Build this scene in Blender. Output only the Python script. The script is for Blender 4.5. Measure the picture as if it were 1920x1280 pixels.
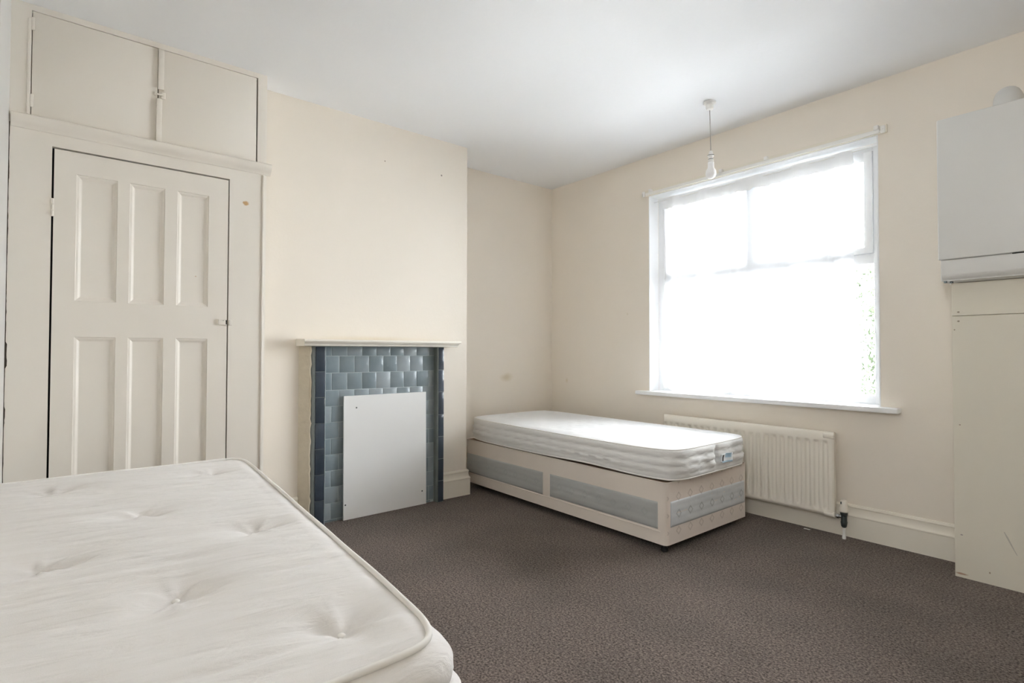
import bpy, bmesh, math, random
from mathutils import Vector, Matrix, noise

sc = bpy.context.scene
for _o in list(bpy.data.objects):
    bpy.data.objects.remove(_o)
C = sc.collection

# ------------------------------------------------------------------ camera
F_PX = 1009.39
CAM_H = 1.10
yaw, pitch, roll = math.radians(50.7817), math.radians(1.0886), math.radians(0.1147)
fw = Vector((-math.sin(yaw)*math.cos(pitch), math.cos(yaw)*math.cos(pitch), math.sin(pitch)))
r0 = Vector((math.cos(yaw), math.sin(yaw), 0)); u0 = r0.cross(fw)
rr = r0*math.cos(roll) + u0*math.sin(roll)
uu = -r0*math.sin(roll) + u0*math.cos(roll)
cam_data = bpy.data.cameras.new('camera')
cam_data.sensor_width = 36.0
cam_data.lens = F_PX/1920*36.0
cam_data.clip_start = 0.02
cam = bpy.data.objects.new('camera', cam_data); C.objects.link(cam)
m = Matrix((rr, uu, -fw)).transposed().to_4x4()
m.translation = Vector((0, 0, CAM_H))
cam.matrix_world = m
sc.camera = cam

# ------------------------------------------------------------------ world, light, exposure
SKY = 14.0
world = bpy.data.worlds.new('overcast_sky'); sc.world = world
world.use_nodes = True
wn = world.node_tree.nodes; wl = world.node_tree.links
wn.clear()
w_out = wn.new('ShaderNodeOutputWorld'); w_bg = wn.new('ShaderNodeBackground')
w_bg.inputs['Color'].default_value = (0.955, 0.975, 1.0, 1)
w_bg.inputs['Strength'].default_value = SKY
wl.new(w_bg.outputs[0], w_out.inputs['Surface'])
# sampling portal in the window opening (guides the daylight, gives off none of its own)
pl = bpy.data.lights.new('daylight_portal', 'AREA'); pl.shape = 'RECTANGLE'
pl.size = 1.62; pl.size_y = 1.6
pl.cycles.is_portal = True
po = bpy.data.objects.new('daylight_portal', pl); C.objects.link(po)
po.location = (-1.873, 3.90, 1.577); po.rotation_euler = (math.radians(-90), 0, 0)

p2 = bpy.data.lights.new('rear_fill_portal', 'AREA'); p2.shape = 'RECTANGLE'  # guides sky light through the added fill window behind the camera
p2.size = 0.50; p2.size_y = 0.60; p2.cycles.is_portal = True
po2 = bpy.data.objects.new('rear_fill_portal', p2); C.objects.link(po2)
po2.location = (0.20, -1.16, 2.05); po2.rotation_euler = (math.radians(90), 0, 0)

sc.view_settings.view_transform = 'Standard'
sc.view_settings.look = 'None'
sc.view_settings.gamma = 1.0
sc.view_settings.use_curve_mapping = False
sc.view_settings.exposure = 1.52
try:
    sc.cycles.max_bounces = 14
    sc.cycles.diffuse_bounces = 10
    sc.cycles.transparent_max_bounces = 16
    sc.cycles.sample_clamp_indirect = 8.0
    sc.cycles.use_denoising = True
    sc.cycles.caustics_reflective = False
    sc.cycles.caustics_refractive = False
except Exception:
    pass

# ------------------------------------------------------------------ room measures (metres)
A0 = -3.827      # alcove wall
A1 = -3.459      # chimney breast face
A2 = -3.285      # cupboard face
B = 3.624        # window wall
H = 2.69         # ceiling
XR = 0.62        # wall on the right, out of view
YN = -1.05       # wall behind the camera
NIB_X, NIB_Y = -2.868, -0.235

# ------------------------------------------------------------------ materials
def new_mat(name):
    mt = bpy.data.materials.new(name); mt.use_nodes = True
    nt = mt.node_tree
    return mt, nt, nt.nodes['Principled BSDF']

def paint(name, col, rough=0.6, var=0.03, vscale=3.0, bump=0.0, bscale=150.0, spots=(), spec=0.5, coat=0.0, detail=4.0, metal=0.0, stretch=None):
    """painted or plain surface: low-contrast mottling, optional fine bump and shaped stains"""
    mt, nt, p = new_mat(name)
    N, L = nt.nodes, nt.links
    geo = N.new('ShaderNodeNewGeometry')
    pos = geo.outputs['Position']
    if stretch:
        mp = N.new('ShaderNodeMapping'); mp.inputs['Scale'].default_value = stretch
        L.new(pos, mp.inputs['Vector']); npos = mp.outputs['Vector']
    else:
        npos = pos
    nz = N.new('ShaderNodeTexNoise'); nz.inputs['Scale'].default_value = vscale
    nz.inputs['Detail'].default_value = detail
    L.new(npos, nz.inputs['Vector'])
    mix = N.new('ShaderNodeMix'); mix.data_type = 'RGBA'
    mix.inputs[6].default_value = tuple(max(0, c*(1-var)) for c in col) + (1,)
    mix.inputs[7].default_value = tuple(min(1, c*(1+var)) for c in col) + (1,)
    L.new(nz.outputs['Fac'], mix.inputs[0])
    out = mix.outputs[2]
    for (c, rad, scol, amt, soft, wob) in spots:
        sub = N.new('ShaderNodeVectorMath'); sub.operation = 'SUBTRACT'; sub.inputs[1].default_value = c
        L.new(pos, sub.inputs[0])
        div = N.new('ShaderNodeVectorMath'); div.operation = 'DIVIDE'; div.inputs[1].default_value = rad
        L.new(sub.outputs[0], div.inputs[0])
        ln = N.new('ShaderNodeVectorMath'); ln.operation = 'LENGTH'; L.new(div.outputs[0], ln.inputs[0])
        n2 = N.new('ShaderNodeTexNoise'); n2.inputs['Scale'].default_value = 1.5/max(0.001, max(rad[1:3]) if rad[0] > 9 else max(rad[0], rad[2]))
        L.new(pos, n2.inputs['Vector'])
        ma = N.new('ShaderNodeMath'); ma.operation = 'MULTIPLY_ADD'; ma.inputs[1].default_value = wob; L.new(n2.outputs['Fac'], ma.inputs[0]); L.new(ln.outputs['Value'], ma.inputs[2])
        mr = N.new('ShaderNodeMapRange'); mr.inputs['From Min'].default_value = 1+wob*0.5-soft; mr.inputs['From Max'].default_value = 1+wob*0.5
        mr.inputs['To Min'].default_value = amt; mr.inputs['To Max'].default_value = 0
        L.new(ma.outputs[0], mr.inputs['Value'])
        mx = N.new('ShaderNodeMix'); mx.data_type = 'RGBA'; mx.inputs[7].default_value = tuple(scol)+(1,)
        L.new(mr.outputs['Result'], mx.inputs[0]); L.new(out, mx.inputs[6]); out = mx.outputs[2]
    L.new(out, p.inputs['Base Color'])
    p.inputs['Roughness'].default_value = rough
    p.inputs['Metallic'].default_value = metal
    p.inputs['Specular IOR Level'].default_value = spec
    if coat:
        p.inputs['Coat Weight'].default_value = coat; p.inputs['Coat Roughness'].default_value = 0.05
    if bump:
        nb = N.new('ShaderNodeTexNoise'); nb.inputs['Scale'].default_value = bscale; nb.inputs['Detail'].default_value = 3
        L.new(npos, nb.inputs['Vector'])
        bp = N.new('ShaderNodeBump'); bp.inputs['Strength'].default_value = bump; bp.inputs['Distance'].default_value = 0.004
        L.new(nb.outputs['Fac'], bp.inputs['Height']); L.new(bp.outputs[0], p.inputs['Normal'])
    return mt

BIG = 99.0
CREAM = (0.815, 0.755, 0.67)
M = {}
M['wall'] = paint('cream_wall_paint', CREAM, 0.75, 0.012, 2.0, 0.12, 60)
M['breast'] = paint('cream_wall_paint_marked', CREAM, 0.75, 0.015, 2.0, 0.12, 60, spots=[
    ((A1, 1.674, 2.43), (BIG, .006, .006), (.2, .15, .1), .8, .5, .2),
    ((A1, 2.135, 2.425), (BIG, .008, .008), (.15, .13, .1), .9, .5, .2),
    ((A1, 1.60, 1.185), (BIG, .55, .022), (.70, .58, .36), .35, .9, .8)])
M['alcove'] = paint('cream_wall_paint_stained', CREAM, 0.75, 0.015, 2.0, 0.12, 60, spots=[
    ((A0, 3.061, 0.868), (BIG, .085, .045), (.56, .47, .30), .55, .8, .5)])
M['window_wall'] = paint('cream_wall_paint_spotted', CREAM, 0.75, 0.02, 2.5, 0.15, 60, spots=[
    ((-2.9, B, 1.42), (.012, BIG, .012), (.6, .52, .38), .4, .8, .3),
    ((-3.62, B, 0.83), (.02, BIG, .03), (.6, .5, .3), .4, .8, .3)])
M['ceiling'] = paint('white_ceiling_paint', (0.845, 0.855, 0.87), 0.8, 0.008, 2.0, 0.15, 40)
M['nib'] = paint('pale_grey_wall_paint', (0.69, 0.68, 0.655), 0.7, 0.01, 2.0, 0.1, 60)
M['joinery'] = paint('off_white_gloss_paint', (0.825, 0.783, 0.715), 0.42, 0.02, 1.6, 0.05, 25, spots=[
    ((A2, 0.745, 1.932), (BIG, .019, .014), (.55, .34, .15), .95, .4, .9),
    ((A2, 0.505, 1.50), (BIG, .005, .004), (.5, .3, .15), .6, .5, .4)])
M['skirting'] = paint('cream_gloss_paint', (0.83, 0.785, 0.69), 0.4, 0.02, 4.0, 0.05, 30)
M['mantel'] = paint('cream_mantel_paint', (0.80, 0.765, 0.69), 0.4, 0.03, 6.0, 0.1, 40)
M['boxing'] = paint('painted_boxing', (0.74, 0.70, 0.60), 0.6, 0.02, 3.0, 0.08, 40, spots=[
    ((-.664, 3.388, 1.300), (.006, BIG, .005), (.25, .2, .14), .9, .4, .3),
    ((-.664, 3.388, 1.255), (.006, BIG, .005), (.25, .2, .14), .9, .4, .3),
    ((-.680, 3.388, 1.213), (.004, BIG, .004), (.3, .22, .14), .8, .4, .3),
    ((-.664, 3.388, 0.745), (.005, BIG, .004), (.3, .22, .16), .8, .4, .3),
    ((-.663, 3.388, 0.208), (.006, BIG, .004), (.3, .25, .25), .8, .4, .3),
    ((-.56, 3.388, 0.055), (.004, BIG, .006), (.3, .22, .14), .8, .4, .3),
    ((-.665, 3.388, 0.018), (.028, BIG, .006), (.42, .25, .16), .9, .5, .6)])
M['white_board'] = paint('white_laminate', (0.80, 0.805, 0.80), 0.35, 0.006, 3.0)
M['boiler_white'] = paint('white_enamel', (0.715, 0.712, 0.69), 0.45, 0.006, 3.0)
M['upvc'] = paint('white_upvc', (0.86, 0.87, 0.88), 0.3, 0.005, 3.0)
M['reveal'] = paint('white_reveal_paint', (0.86, 0.865, 0.87), 0.55, 0.01, 5.0, 0.06, 40)
M['radiator'] = paint('cream_enamel', (0.84, 0.795, 0.71), 0.35, 0.01, 3.0)
M['plastic'] = paint('white_plastic', (0.84, 0.83, 0.80), 0.35, 0.01, 5.0)
M['cream_batten'] = paint('cream_batten_paint', (0.78, 0.73, 0.63), 0.5, 0.03, 12.0)
M['bulb'] = paint('opal_glass', (0.90, 0.90, 0.90), 0.6, 0.004, 5.0, spec=0.2)
M['dark_metal'] = paint('tarnished_metal', (0.10, 0.12, 0.12), 0.35, 0.2, 40.0, metal=0.7)
M['chrome'] = paint('chrome', (0.6, 0.62, 0.63), 0.2, 0.05, 30.0, metal=1.0)
M['black'] = paint('black_gap_fill', (0.012, 0.010, 0.009), 0.9, 0.2, 20)
M['crack'] = paint('dark_crack', (0.055, 0.042, 0.032), 0.9, 0.4, 60)
M['inner_dark'] = paint('brown_gap_shade', (.16, .13, .09), .9, .2, 20)
M['castor'] = paint('black_castor_plastic', (0.02, 0.02, 0.02), 0.4, 0.1, 20)
M['tile_light'] = None
M['grout'] = paint('pale_grout', (0.36, 0.42, 0.45), 0.6, 0.15, 60.0, 0.2, 200)
M['grout_dark'] = paint('grey_grout', (0.20, 0.23, 0.24), 0.6, 0.2, 60.0, 0.2, 200)
M['edge_glaze'] = paint('grey_green_edge_sheen', (0.16, 0.18, 0.17), 0.2, 0.2, 12.0, coat=0.3)  # thin edge glaze, lightened to paint in the reflection on rounded edges
M['plaster_edge'] = paint('shade_toned_plaster', (0.60, 0.545, 0.44), 0.7, 0.10, 25.0, 0.5, 40, spots=[  # base tan darkened to stand in for shade; brown edge chips are real
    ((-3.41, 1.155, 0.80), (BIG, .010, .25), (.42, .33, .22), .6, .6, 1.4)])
M['hessian'] = paint('brown_hessian', (0.22, 0.14, 0.09), 0.9, 0.2, 80)
M['scrap'] = paint('white_paper', (0.85, 0.85, 0.83), 0.7, 0.02, 40)

def tile_mat(name, c1, c2, rough):
    mt, nt, p = new_mat(name); N, L = nt.nodes, nt.links
    at = N.new('ShaderNodeAttribute'); at.attribute_name = 'shade'
    geo = N.new('ShaderNodeNewGeometry')
    nz = N.new('ShaderNodeTexNoise'); nz.inputs['Scale'].default_value = 14; nz.inputs['Detail'].default_value = 3
    L.new(geo.outputs['Position'], nz.inputs['Vector'])
    ad = N.new('ShaderNodeMath'); ad.operation = 'MULTIPLY_ADD'; ad.inputs[1].default_value = 0.55
    L.new(nz.outputs['Fac'], ad.inputs[0]); 
    sb = N.new('ShaderNodeMath'); sb.operation = 'MULTIPLY_ADD'; sb.inputs[1].default_value = 0.7; sb.inputs[2].default_value = -0.1
    L.new(at.outputs['Fac'], sb.inputs[0]); L.new(sb.outputs[0], ad.inputs[2])
    mix = N.new('ShaderNodeMix'); mix.data_type = 'RGBA'
    mix.inputs[6].default_value = tuple(c1)+(1,); mix.inputs[7].default_value = tuple(c2)+(1,)
    L.new(ad.outputs[0], mix.inputs[0]); L.new(mix.outputs[2], p.inputs['Base Color'])
    p.inputs['Roughness'].default_value = rough
    nb = N.new('ShaderNodeTexNoise'); nb.inputs['Scale'].default_value = 22; nb.inputs['Detail'].default_value = 1
    L.new(geo.outputs['Position'], nb.inputs['Vector'])
    bp = N.new('ShaderNodeBump'); bp.inputs['Strength'].default_value = 0.25; bp.inputs['Distance'].default_value = 0.003
    L.new(nb.outputs['Fac'], bp.inputs['Height']); L.new(bp.outputs[0], p.inputs['Normal'])
    return mt
M['tile_light'] = tile_mat('blue_grey_tile_glaze', (0.175, 0.225, 0.25), (0.35, 0.395, 0.42), 0.16)
M['tile_dark'] = tile_mat('dark_blue_tile_glaze', (0.030, 0.042, 0.058), (0.068, 0.086, 0.115), 0.10)

def carpet_mat():
    mt, nt, p = new_mat('brown_grey_carpet'); N, L = nt.nodes, nt.links
    geo = N.new('ShaderNodeNewGeometry')
    n1 = N.new('ShaderNodeTexNoise'); n1.inputs['Scale'].default_value = 118; n1.inputs['Detail'].default_value = 5; n1.inputs['Roughness'].default_value = 0.75
    n2 = N.new('ShaderNodeTexNoise'); n2.inputs['Scale'].default_value = 55; n2.inputs['Detail'].default_value = 3
    n3 = N.new('ShaderNodeTexNoise'); n3.inputs['Scale'].default_value = 3.0; n3.inputs['Detail'].default_value = 3
    for n in (n1, n2, n3): L.new(geo.outputs['Position'], n.inputs['Vector'])
    r1 = N.new('ShaderNodeValToRGB')
    r1.color_ramp.elements[0].position = 0.40; r1.color_ramp.elements[0].color = (0.014, 0.010, 0.008, 1)
    r1.color_ramp.elements[1].position = 0.66; r1.color_ramp.elements[1].color = (0.42, 0.345, 0.295, 1)
    L.new(n1.outputs['Fac'], r1.inputs[0])
    r2 = N.new('ShaderNodeValToRGB')
    r2.color_ramp.elements[0].position = 0.35; r2.color_ramp.elements[0].color = (0.045, 0.033, 0.028, 1)
    r2.color_ramp.elements[1].position = 0.7; r2.color_ramp.elements[1].color = (0.128, 0.103, 0.090, 1)
    L.new(n2.outputs['Fac'], r2.inputs[0])
    mx = N.new('ShaderNodeMix'); mx.data_type = 'RGBA'; mx.inputs[0].default_value = 0.42
    L.new(r1.outputs[0], mx.inputs[6]); L.new(r2.outputs[0], mx.inputs[7])
    m2 = N.new('ShaderNodeMix'); m2.data_type = 'RGBA'; m2.blend_type = 'MULTIPLY'; m2.inputs[0].default_value = 1
    r3 = N.new('ShaderNodeValToRGB')
    r3.color_ramp.elements[0].position = 0.35; r3.color_ramp.elements[0].color = (0.88, 0.88, 0.88, 1)
    r3.color_ramp.elements[1].position = 0.65; r3.color_ramp.elements[1].color = (1.08, 1.06, 1.06, 1)
    L.new(n3.outputs['Fac'], r3.inputs[0]); L.new(mx.outputs[2], m2.inputs[6]); L.new(r3.outputs[0], m2.inputs[7])
    L.new(m2.outputs[2], p.inputs['Base Color'])
    p.inputs['Roughness'].default_value = 0.95
    p.inputs['Specular IOR Level'].default_value = 0.1
    p.inputs['Sheen Weight'].default_value = 0.08
    bp = N.new('ShaderNodeBump'); bp.inputs['Strength'].default_value = 0.3; bp.inputs['Distance'].default_value = 0.003
    L.new(n1.outputs['Fac'], bp.inputs['Height']); L.new(bp.outputs[0], p.inputs['Normal'])
    return mt
M['carpet'] = carpet_mat()

def cloth(name, col, weave=500, bump=0.15, var=0.03, wr=0.0, wscale=(14, 3, 6)):
    mt, nt, p = new_mat(name); N, L = nt.nodes, nt.links
    geo = N.new('ShaderNodeNewGeometry')
    nz = N.new('ShaderNodeTexNoise'); nz.inputs['Scale'].default_value = 5; nz.inputs['Detail'].default_value = 4
    L.new(geo.outputs['Position'], nz.inputs['Vector'])
    mix = N.new('ShaderNodeMix'); mix.data_type = 'RGBA'
    mix.inputs[6].default_value = tuple(c*(1-var) for c in col)+(1,); mix.inputs[7].default_value = tuple(min(1, c*(1+var)) for c in col)+(1,)
    L.new(nz.outputs['Fac'], mix.inputs[0]); L.new(mix.outputs[2], p.inputs['Base Color'])
    p.inputs['Roughness'].default_value = 0.85; p.inputs['Specular IOR Level'].default_value = 0.2
    p.inputs['Sheen Weight'].default_value = 0.2
    nb = N.new('ShaderNodeTexNoise'); nb.inputs['Scale'].default_value = weave; nb.inputs['Detail'].default_value = 2
    L.new(geo.outputs['Position'], nb.inputs['Vector'])
    bp = N.new('ShaderNodeBump'); bp.inputs['Strength'].default_value = bump; bp.inputs['Distance'].default_value = 0.001
    L.new(nb.outputs['Fac'], bp.inputs['Height'])
    if wr:
        mp = N.new('ShaderNodeMapping'); mp.inputs['Scale'].default_value = wscale
        L.new(geo.outputs['Position'], mp.inputs['Vector'])
        n3 = N.new('ShaderNodeTexNoise'); n3.inputs['Scale'].default_value = 1.0; n3.inputs['Detail'].default_value = 4; n3.inputs['Distortion'].default_value = 0.6
        L.new(mp.outputs[0], n3.inputs['Vector'])
        b2 = N.new('ShaderNodeBump'); b2.inputs['Strength'].default_value = wr; b2.inputs['Distance'].default_value = 0.01
        L.new(n3.outputs['Fac'], b2.inputs['Height']); L.new(bp.outputs[0], b2.inputs['Normal']); L.new(b2.outputs[0], p.inputs['Normal'])
    else:
        L.new(bp.outputs[0], p.inputs['Normal'])
    return mt
M['tick'] = cloth('ivory_mattress_ticking', (0.805, 0.785, 0.772), 450, 0.2, 0.02, 0.75, (30, 6, 12))
M['piping'] = cloth('ivory_piping', (0.86, 0.845, 0.815), 300, 0.2, 0.02)
M['white_tick'] = cloth('white_mattress_cover', (0.74, 0.745, 0.75), 400, 0.15, 0.015, 0.35, (9, 14, 9))
M['side_tick'] = cloth('grey_white_quilted_border', (0.76, 0.76, 0.75), 400, 0.15, 0.02, 0.3, (10, 10, 30))
M['divan_cream'] = cloth('peach_cream_divan_fabric', (0.73, 0.665, 0.60), 400, 0.15, 0.03)
M['label_white'] = paint('white_label_cloth', (0.8, 0.84, 0.88), 0.6, 0.02, 50)
M['label_blue'] = paint('pale_blue_print', (0.42, 0.60, 0.74), 0.6, 0.1, 80)
M['label_black'] = paint('black_print', (0.03, 0.03, 0.035), 0.6, 0.1, 80)

def divan_panel_mat(name, col, dcol, axis, org, zrows):
    """quilted damask: woven diamond outlines repeated along `axis`"""
    mt, nt, p = new_mat(name); N, L = nt.nodes, nt.links
    geo = N.new('ShaderNodeNewGeometry'); sep = N.new('ShaderNodeSeparateXYZ'); L.new(geo.outputs['Position'], sep.inputs[0])
    def math_(op, a, b=None, c=None):
        n = N.new('ShaderNodeMath'); n.operation = op
        for i, v in enumerate((a, b, c)):
            if v is None: continue
            if isinstance(v, (int, float)): n.inputs[i].default_value = v
            else: L.new(v, n.inputs[i])
        return n.outputs[0]
    h = sep.outputs['X' if axis == 'x' else 'Y']; z = sep.outputs['Z']
    px, pz = 0.114, 0.094
    hx = math_('MULTIPLY', math_('SUBTRACT', math_('FRACT', math_('ADD', math_('DIVIDE', math_('SUBTRACT', h, org), px), 100.5)), 0.5), px)
    hz = math_('MULTIPLY', math_('SUBTRACT', math_('FRACT', math_('ADD', math_('DIVIDE', math_('SUBTRACT', z, zrows), pz), 100.5)), 0.5), pz)
    d = math_('ADD', math_('ABSOLUTE', hx), math_('ABSOLUTE', hz))
    ring = math_('ABSOLUTE', math_('SUBTRACT', d, 0.021))
    mr = N.new('ShaderNodeMapRange'); mr.inputs['From Min'].default_value = 0.003; mr.inputs['From Max'].default_value = 0.007
    mr.inputs['To Min'].default_value = 0.9; mr.inputs['To Max'].default_value = 0.0
    L.new(ring, mr.inputs['Value'])
    nz = N.new('ShaderNodeTexNoise'); nz.inputs['Scale'].default_value = 30; L.new(geo.outputs['Position'], nz.inputs['Vector'])
    f = math_('MULTIPLY', mr.outputs['Result'], math_('ADD', nz.outputs['Fac'], 0.2))
    mix = N.new('ShaderNodeMix'); mix.data_type = 'RGBA'
    mix.inputs[6].default_value = tuple(col)+(1,); mix.inputs[7].default_value = tuple(dcol)+(1,)
    L.new(f, mix.inputs[0]); L.new(mix.outputs[2], p.inputs['Base Color'])
    p.inputs['Roughness'].default_value = 0.6; p.inputs['Sheen Weight'].default_value = 0.2
    nb = N.new('ShaderNodeTexNoise'); nb.inputs['Scale'].default_value = 40; nb.inputs['Detail'].default_value = 4
    L.new(geo.outputs['Position'], nb.inputs['Vector'])
    bp = N.new('ShaderNodeBump'); bp.inputs['Strength'].default_value = 0.2; bp.inputs['Distance'].default_value = 0.003
    L.new(nb.outputs['Fac'], bp.inputs['Height']); L.new(bp.outputs[0], p.inputs['Normal'])
    return mt
M['panel_side'] = divan_panel_mat('blue_grey_damask_side', (0.42, 0.43, 0.425), (0.37, 0.385, 0.385), 'x', -2.0, 0.206)
M['panel_end'] = divan_panel_mat('pale_blue_damask_end', (0.63, 0.655, 0.68), (0.32, 0.34, 0.35), 'y', 2.623, 0.206)
M['divan_end'] = divan_panel_mat('peach_damask_end', (0.77, 0.69, 0.63), (0.52, 0.45, 0.40), 'y', 2.623, 0.206)

def glass_mat():
    mt, nt, p = new_mat('window_glass'); N, L = nt.nodes, nt.links
    N.remove(p)
    out = N['Material Output']
    tr = N.new('ShaderNodeBsdfTransparent'); tr.inputs[0].default_value = (0.97, 0.98, 0.98, 1)
    gl = N.new('ShaderNodeBsdfGlossy'); gl.inputs['Roughness'].default_value = 0.02
    fr = N.new('ShaderNodeFresnel'); fr.inputs[0].default_value = 1.45
    mx = N.new('ShaderNodeMixShader'); L.new(fr.outputs[0], mx.inputs[0]); L.new(tr.outputs[0], mx.inputs[1]); L.new(gl.outputs[0], mx.inputs[2])
    L.new(mx.outputs[0], out.inputs['Surface'])
    return mt
M['glass'] = glass_mat()

def net_mat(name, base_op, lace_op, tlw=0.5):
    mt, nt, p = new_mat(name); N, L = nt.nodes, nt.links
    N.remove(p); out = N['Material Output']
    geo = N.new('ShaderNodeNewGeometry')
    mp = N.new('ShaderNodeMapping'); mp.inputs['Scale'].default_value = (1, 0.2, 1); L.new(geo.outputs['Position'], mp.inputs['Vector'])
    # sprigs: soft blots, scattered in a half-drop repeat
    vo = N.new('ShaderNodeTexVoronoi'); vo.inputs['Scale'].default_value = 6.5; vo.inputs['Randomness'].default_value = 0.35
    L.new(mp.outputs[0], vo.inputs['Vector'])
    n1 = N.new('ShaderNodeTexNoise'); n1.inputs['Scale'].default_value = 55; n1.inputs['Detail'].default_value = 3; L.new(mp.outputs[0], n1.inputs['Vector'])
    mr = N.new('ShaderNodeMapRange'); mr.inputs['From Min'].default_value = 0.18; mr.inputs['From Max'].default_value = 0.34
    mr.inputs['To Min'].default_value = 1; mr.inputs['To Max'].default_value = 0; L.new(vo.outputs['Distance'], mr.inputs['Value'])
    m1 = N.new('ShaderNodeMapRange'); m1.inputs['From Min'].default_value = 0.47; m1.inputs['From Max'].default_value = 0.56; L.new(n1.outputs['Fac'], m1.inputs['Value'])
    mu = N.new('ShaderNodeMath'); mu.operation = 'MULTIPLY'; L.new(mr.outputs[0], mu.inputs[0]); L.new(m1.outputs[0], mu.inputs[1])
    ma = N.new('ShaderNodeMath'); ma.operation = 'MULTIPLY_ADD'; ma.inputs[1].default_value = lace_op-base_op; ma.inputs[2].default_value = base_op
    L.new(mu.outputs[0], ma.inputs[0])
    tr = N.new('ShaderNodeBsdfTransparent')
    df = N.new('ShaderNodeBsdfDiffuse'); df.inputs[0].default_value = (0.88, 0.89, 0.90, 1)
    tl = N.new('ShaderNodeBsdfTranslucent'); tl.inputs[0].default_value = (0.88, 0.89, 0.92, 1)
    mm = N.new('ShaderNodeMixShader'); mm.inputs[0].default_value = tlw; L.new(df.outputs[0], mm.inputs[1]); L.new(tl.outputs[0], mm.inputs[2])
    mx = N.new('ShaderNodeMixShader'); L.new(ma.outputs[0], mx.inputs[0]); L.new(tr.outputs[0], mx.inputs[1]); L.new(mm.outputs[0], mx.inputs[2])
    L.new(mx.outputs[0], out.inputs['Surface'])
    return mt
M['net'] = net_mat('net_curtain_lace', 0.50, 0.78)
M['net_header'] = net_mat('net_curtain_header', 0.96, 0.985, 0.06)
M['leaf'] = None
def leaf_mat():
    mt, nt, p = new_mat('green_leaves'); N, L = nt.nodes, nt.links
    geo = N.new('ShaderNodeNewGeometry'); nz = N.new('ShaderNodeTexNoise'); nz.inputs['Scale'].default_value = 6; L.new(geo.outputs['Position'], nz.inputs['Vector'])
    mix = N.new('ShaderNodeMix'); mix.data_type = 'RGBA'; mix.inputs[6].default_value = (0.014, 0.024, 0.009, 1); mix.inputs[7].default_value = (0.034, 0.050, 0.020, 1)
    L.new(nz.outputs['Fac'], mix.inputs[0]); L.new(mix.outputs[2], p.inputs['Base Color']); p.inputs['Roughness'].default_value = 0.6
    return mt
M['leaf'] = leaf_mat()
M['bark'] = paint('brown_bark', (0.12, 0.08, 0.05), 0.9, 0.3, 20, 0.5, 40)
M['paving'] = paint('pale_paving', (0.80, 0.81, 0.82), 0.9, 0.1, 2, 0.2, 30)
M['brick'] = paint('brown_brick_render', (0.35, 0.25, 0.19), 0.9, 0.1, 4, 0.2, 30)

# ------------------------------------------------------------------ mesh helpers
def box(bm, x0, x1, y0, y1, z0, z1, bev=0.0, seg=2):
    r = bmesh.ops.create_cube(bm, size=1.0)
    vs = r['verts']
    for v in vs:
        v.co = Vector(((x0+x1)/2 + v.co.x*(x1-x0), (y0+y1)/2 + v.co.y*(y1-y0), (z0+z1)/2 + v.co.z*(z1-z0)))
    if bev > 0:
        es = list({e for v in vs for e in v.link_edges})
        bmesh.ops.bevel(bm, geom=es, offset=bev, segments=seg, profile=0.5, affect='EDGES')

def lathe(bm, prof, origin, axis='z', n=24):
    """prof: (radius, height) list"""
    o = Vector(origin); rings = []
    for (rad, h) in prof:
        ring = []
        for i in range(n):
            a = 2*math.pi*i/n; c, s = rad*math.cos(a), rad*math.sin(a)
            d = {'z': (c, s, h), 'y': (c, h, s), 'x': (h, c, s)}[axis]
            ring.append(bm.verts.new(o+Vector(d)))
        rings.append(ring)
    for a, b in zip(rings, rings[1:]):
        for i in range(n):
            bm.faces.new((a[i], a[(i+1) % n], b[(i+1) % n], b[i]))
    bm.faces.new(rings[0]); bm.faces.new(rings[-1])

def tube(bm, pts, rad, n=10, closed=False):
    pts = [Vector(p) for p in pts]; rings = []; N_ = len(pts)
    up = Vector((0, 0, 1)); prev = None
    for i, p in enumerate(pts):
        if closed: t = (pts[(i+1) % N_]-pts[i-1]).normalized()
        else: t = (pts[min(i+1, N_-1)]-pts[max(i-1, 0)]).normalized()
        if prev is None:
            a = up if abs(t.dot(up)) < 0.9 else Vector((1, 0, 0))
            nrm = (a - t*a.dot(t)).normalized()
        else:
            nrm = (prev - t*prev.dot(t)).normalized()
        prev = nrm; bn = t.cross(nrm)
        rd = rad[i] if isinstance(rad, (list, tuple)) else rad
        rings.append([bm.verts.new(p + nrm*rd*math.cos(2*math.pi*k/n) + bn*rd*math.sin(2*math.pi*k/n)) for k in range(n)])
    rg = list(zip(rings, rings[1:]))
    if closed: rg.append((rings[-1], rings[0]))
    for a, b in rg:
        for k in range(n):
            bm.faces.new((a[k], a[(k+1) % n], b[(k+1) % n], b[k]))
    if not closed:
        bm.faces.new(rings[0]); bm.faces.new(rings[-1])

def extrude_profile(bm, prof, p0, p1, nrm, m0=0.0, m1=0.0):
    """sweep (offset, z) profile from p0 to p1 in plan; nrm = outward 2D normal; m0/m1 mitre factors"""
    p0 = Vector((p0[0], p0[1])); p1 = Vector((p1[0], p1[1])); n = Vector(nrm); d = (p1-p0).normalized()
    a, b = [], []
    for (o, z) in prof:
        q0 = p0 + n*o - d*(m0*o); q1 = p1 + n*o + d*(m1*o)
        a.append(bm.verts.new((q0.x, q0.y, z))); b.append(bm.verts.new((q1.x, q1.y, z)))
    k = len(prof)
    for i in range(k):
        j = (i+1) % k
        bm.faces.new((a[i], a[j], b[j], b[i]))
    bm.faces.new(a); bm.faces.new(b)

def wloc(o):
    v = Vector((0, 0, 0))
    while o: v += o.location; o = o.parent
    return v

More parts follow.
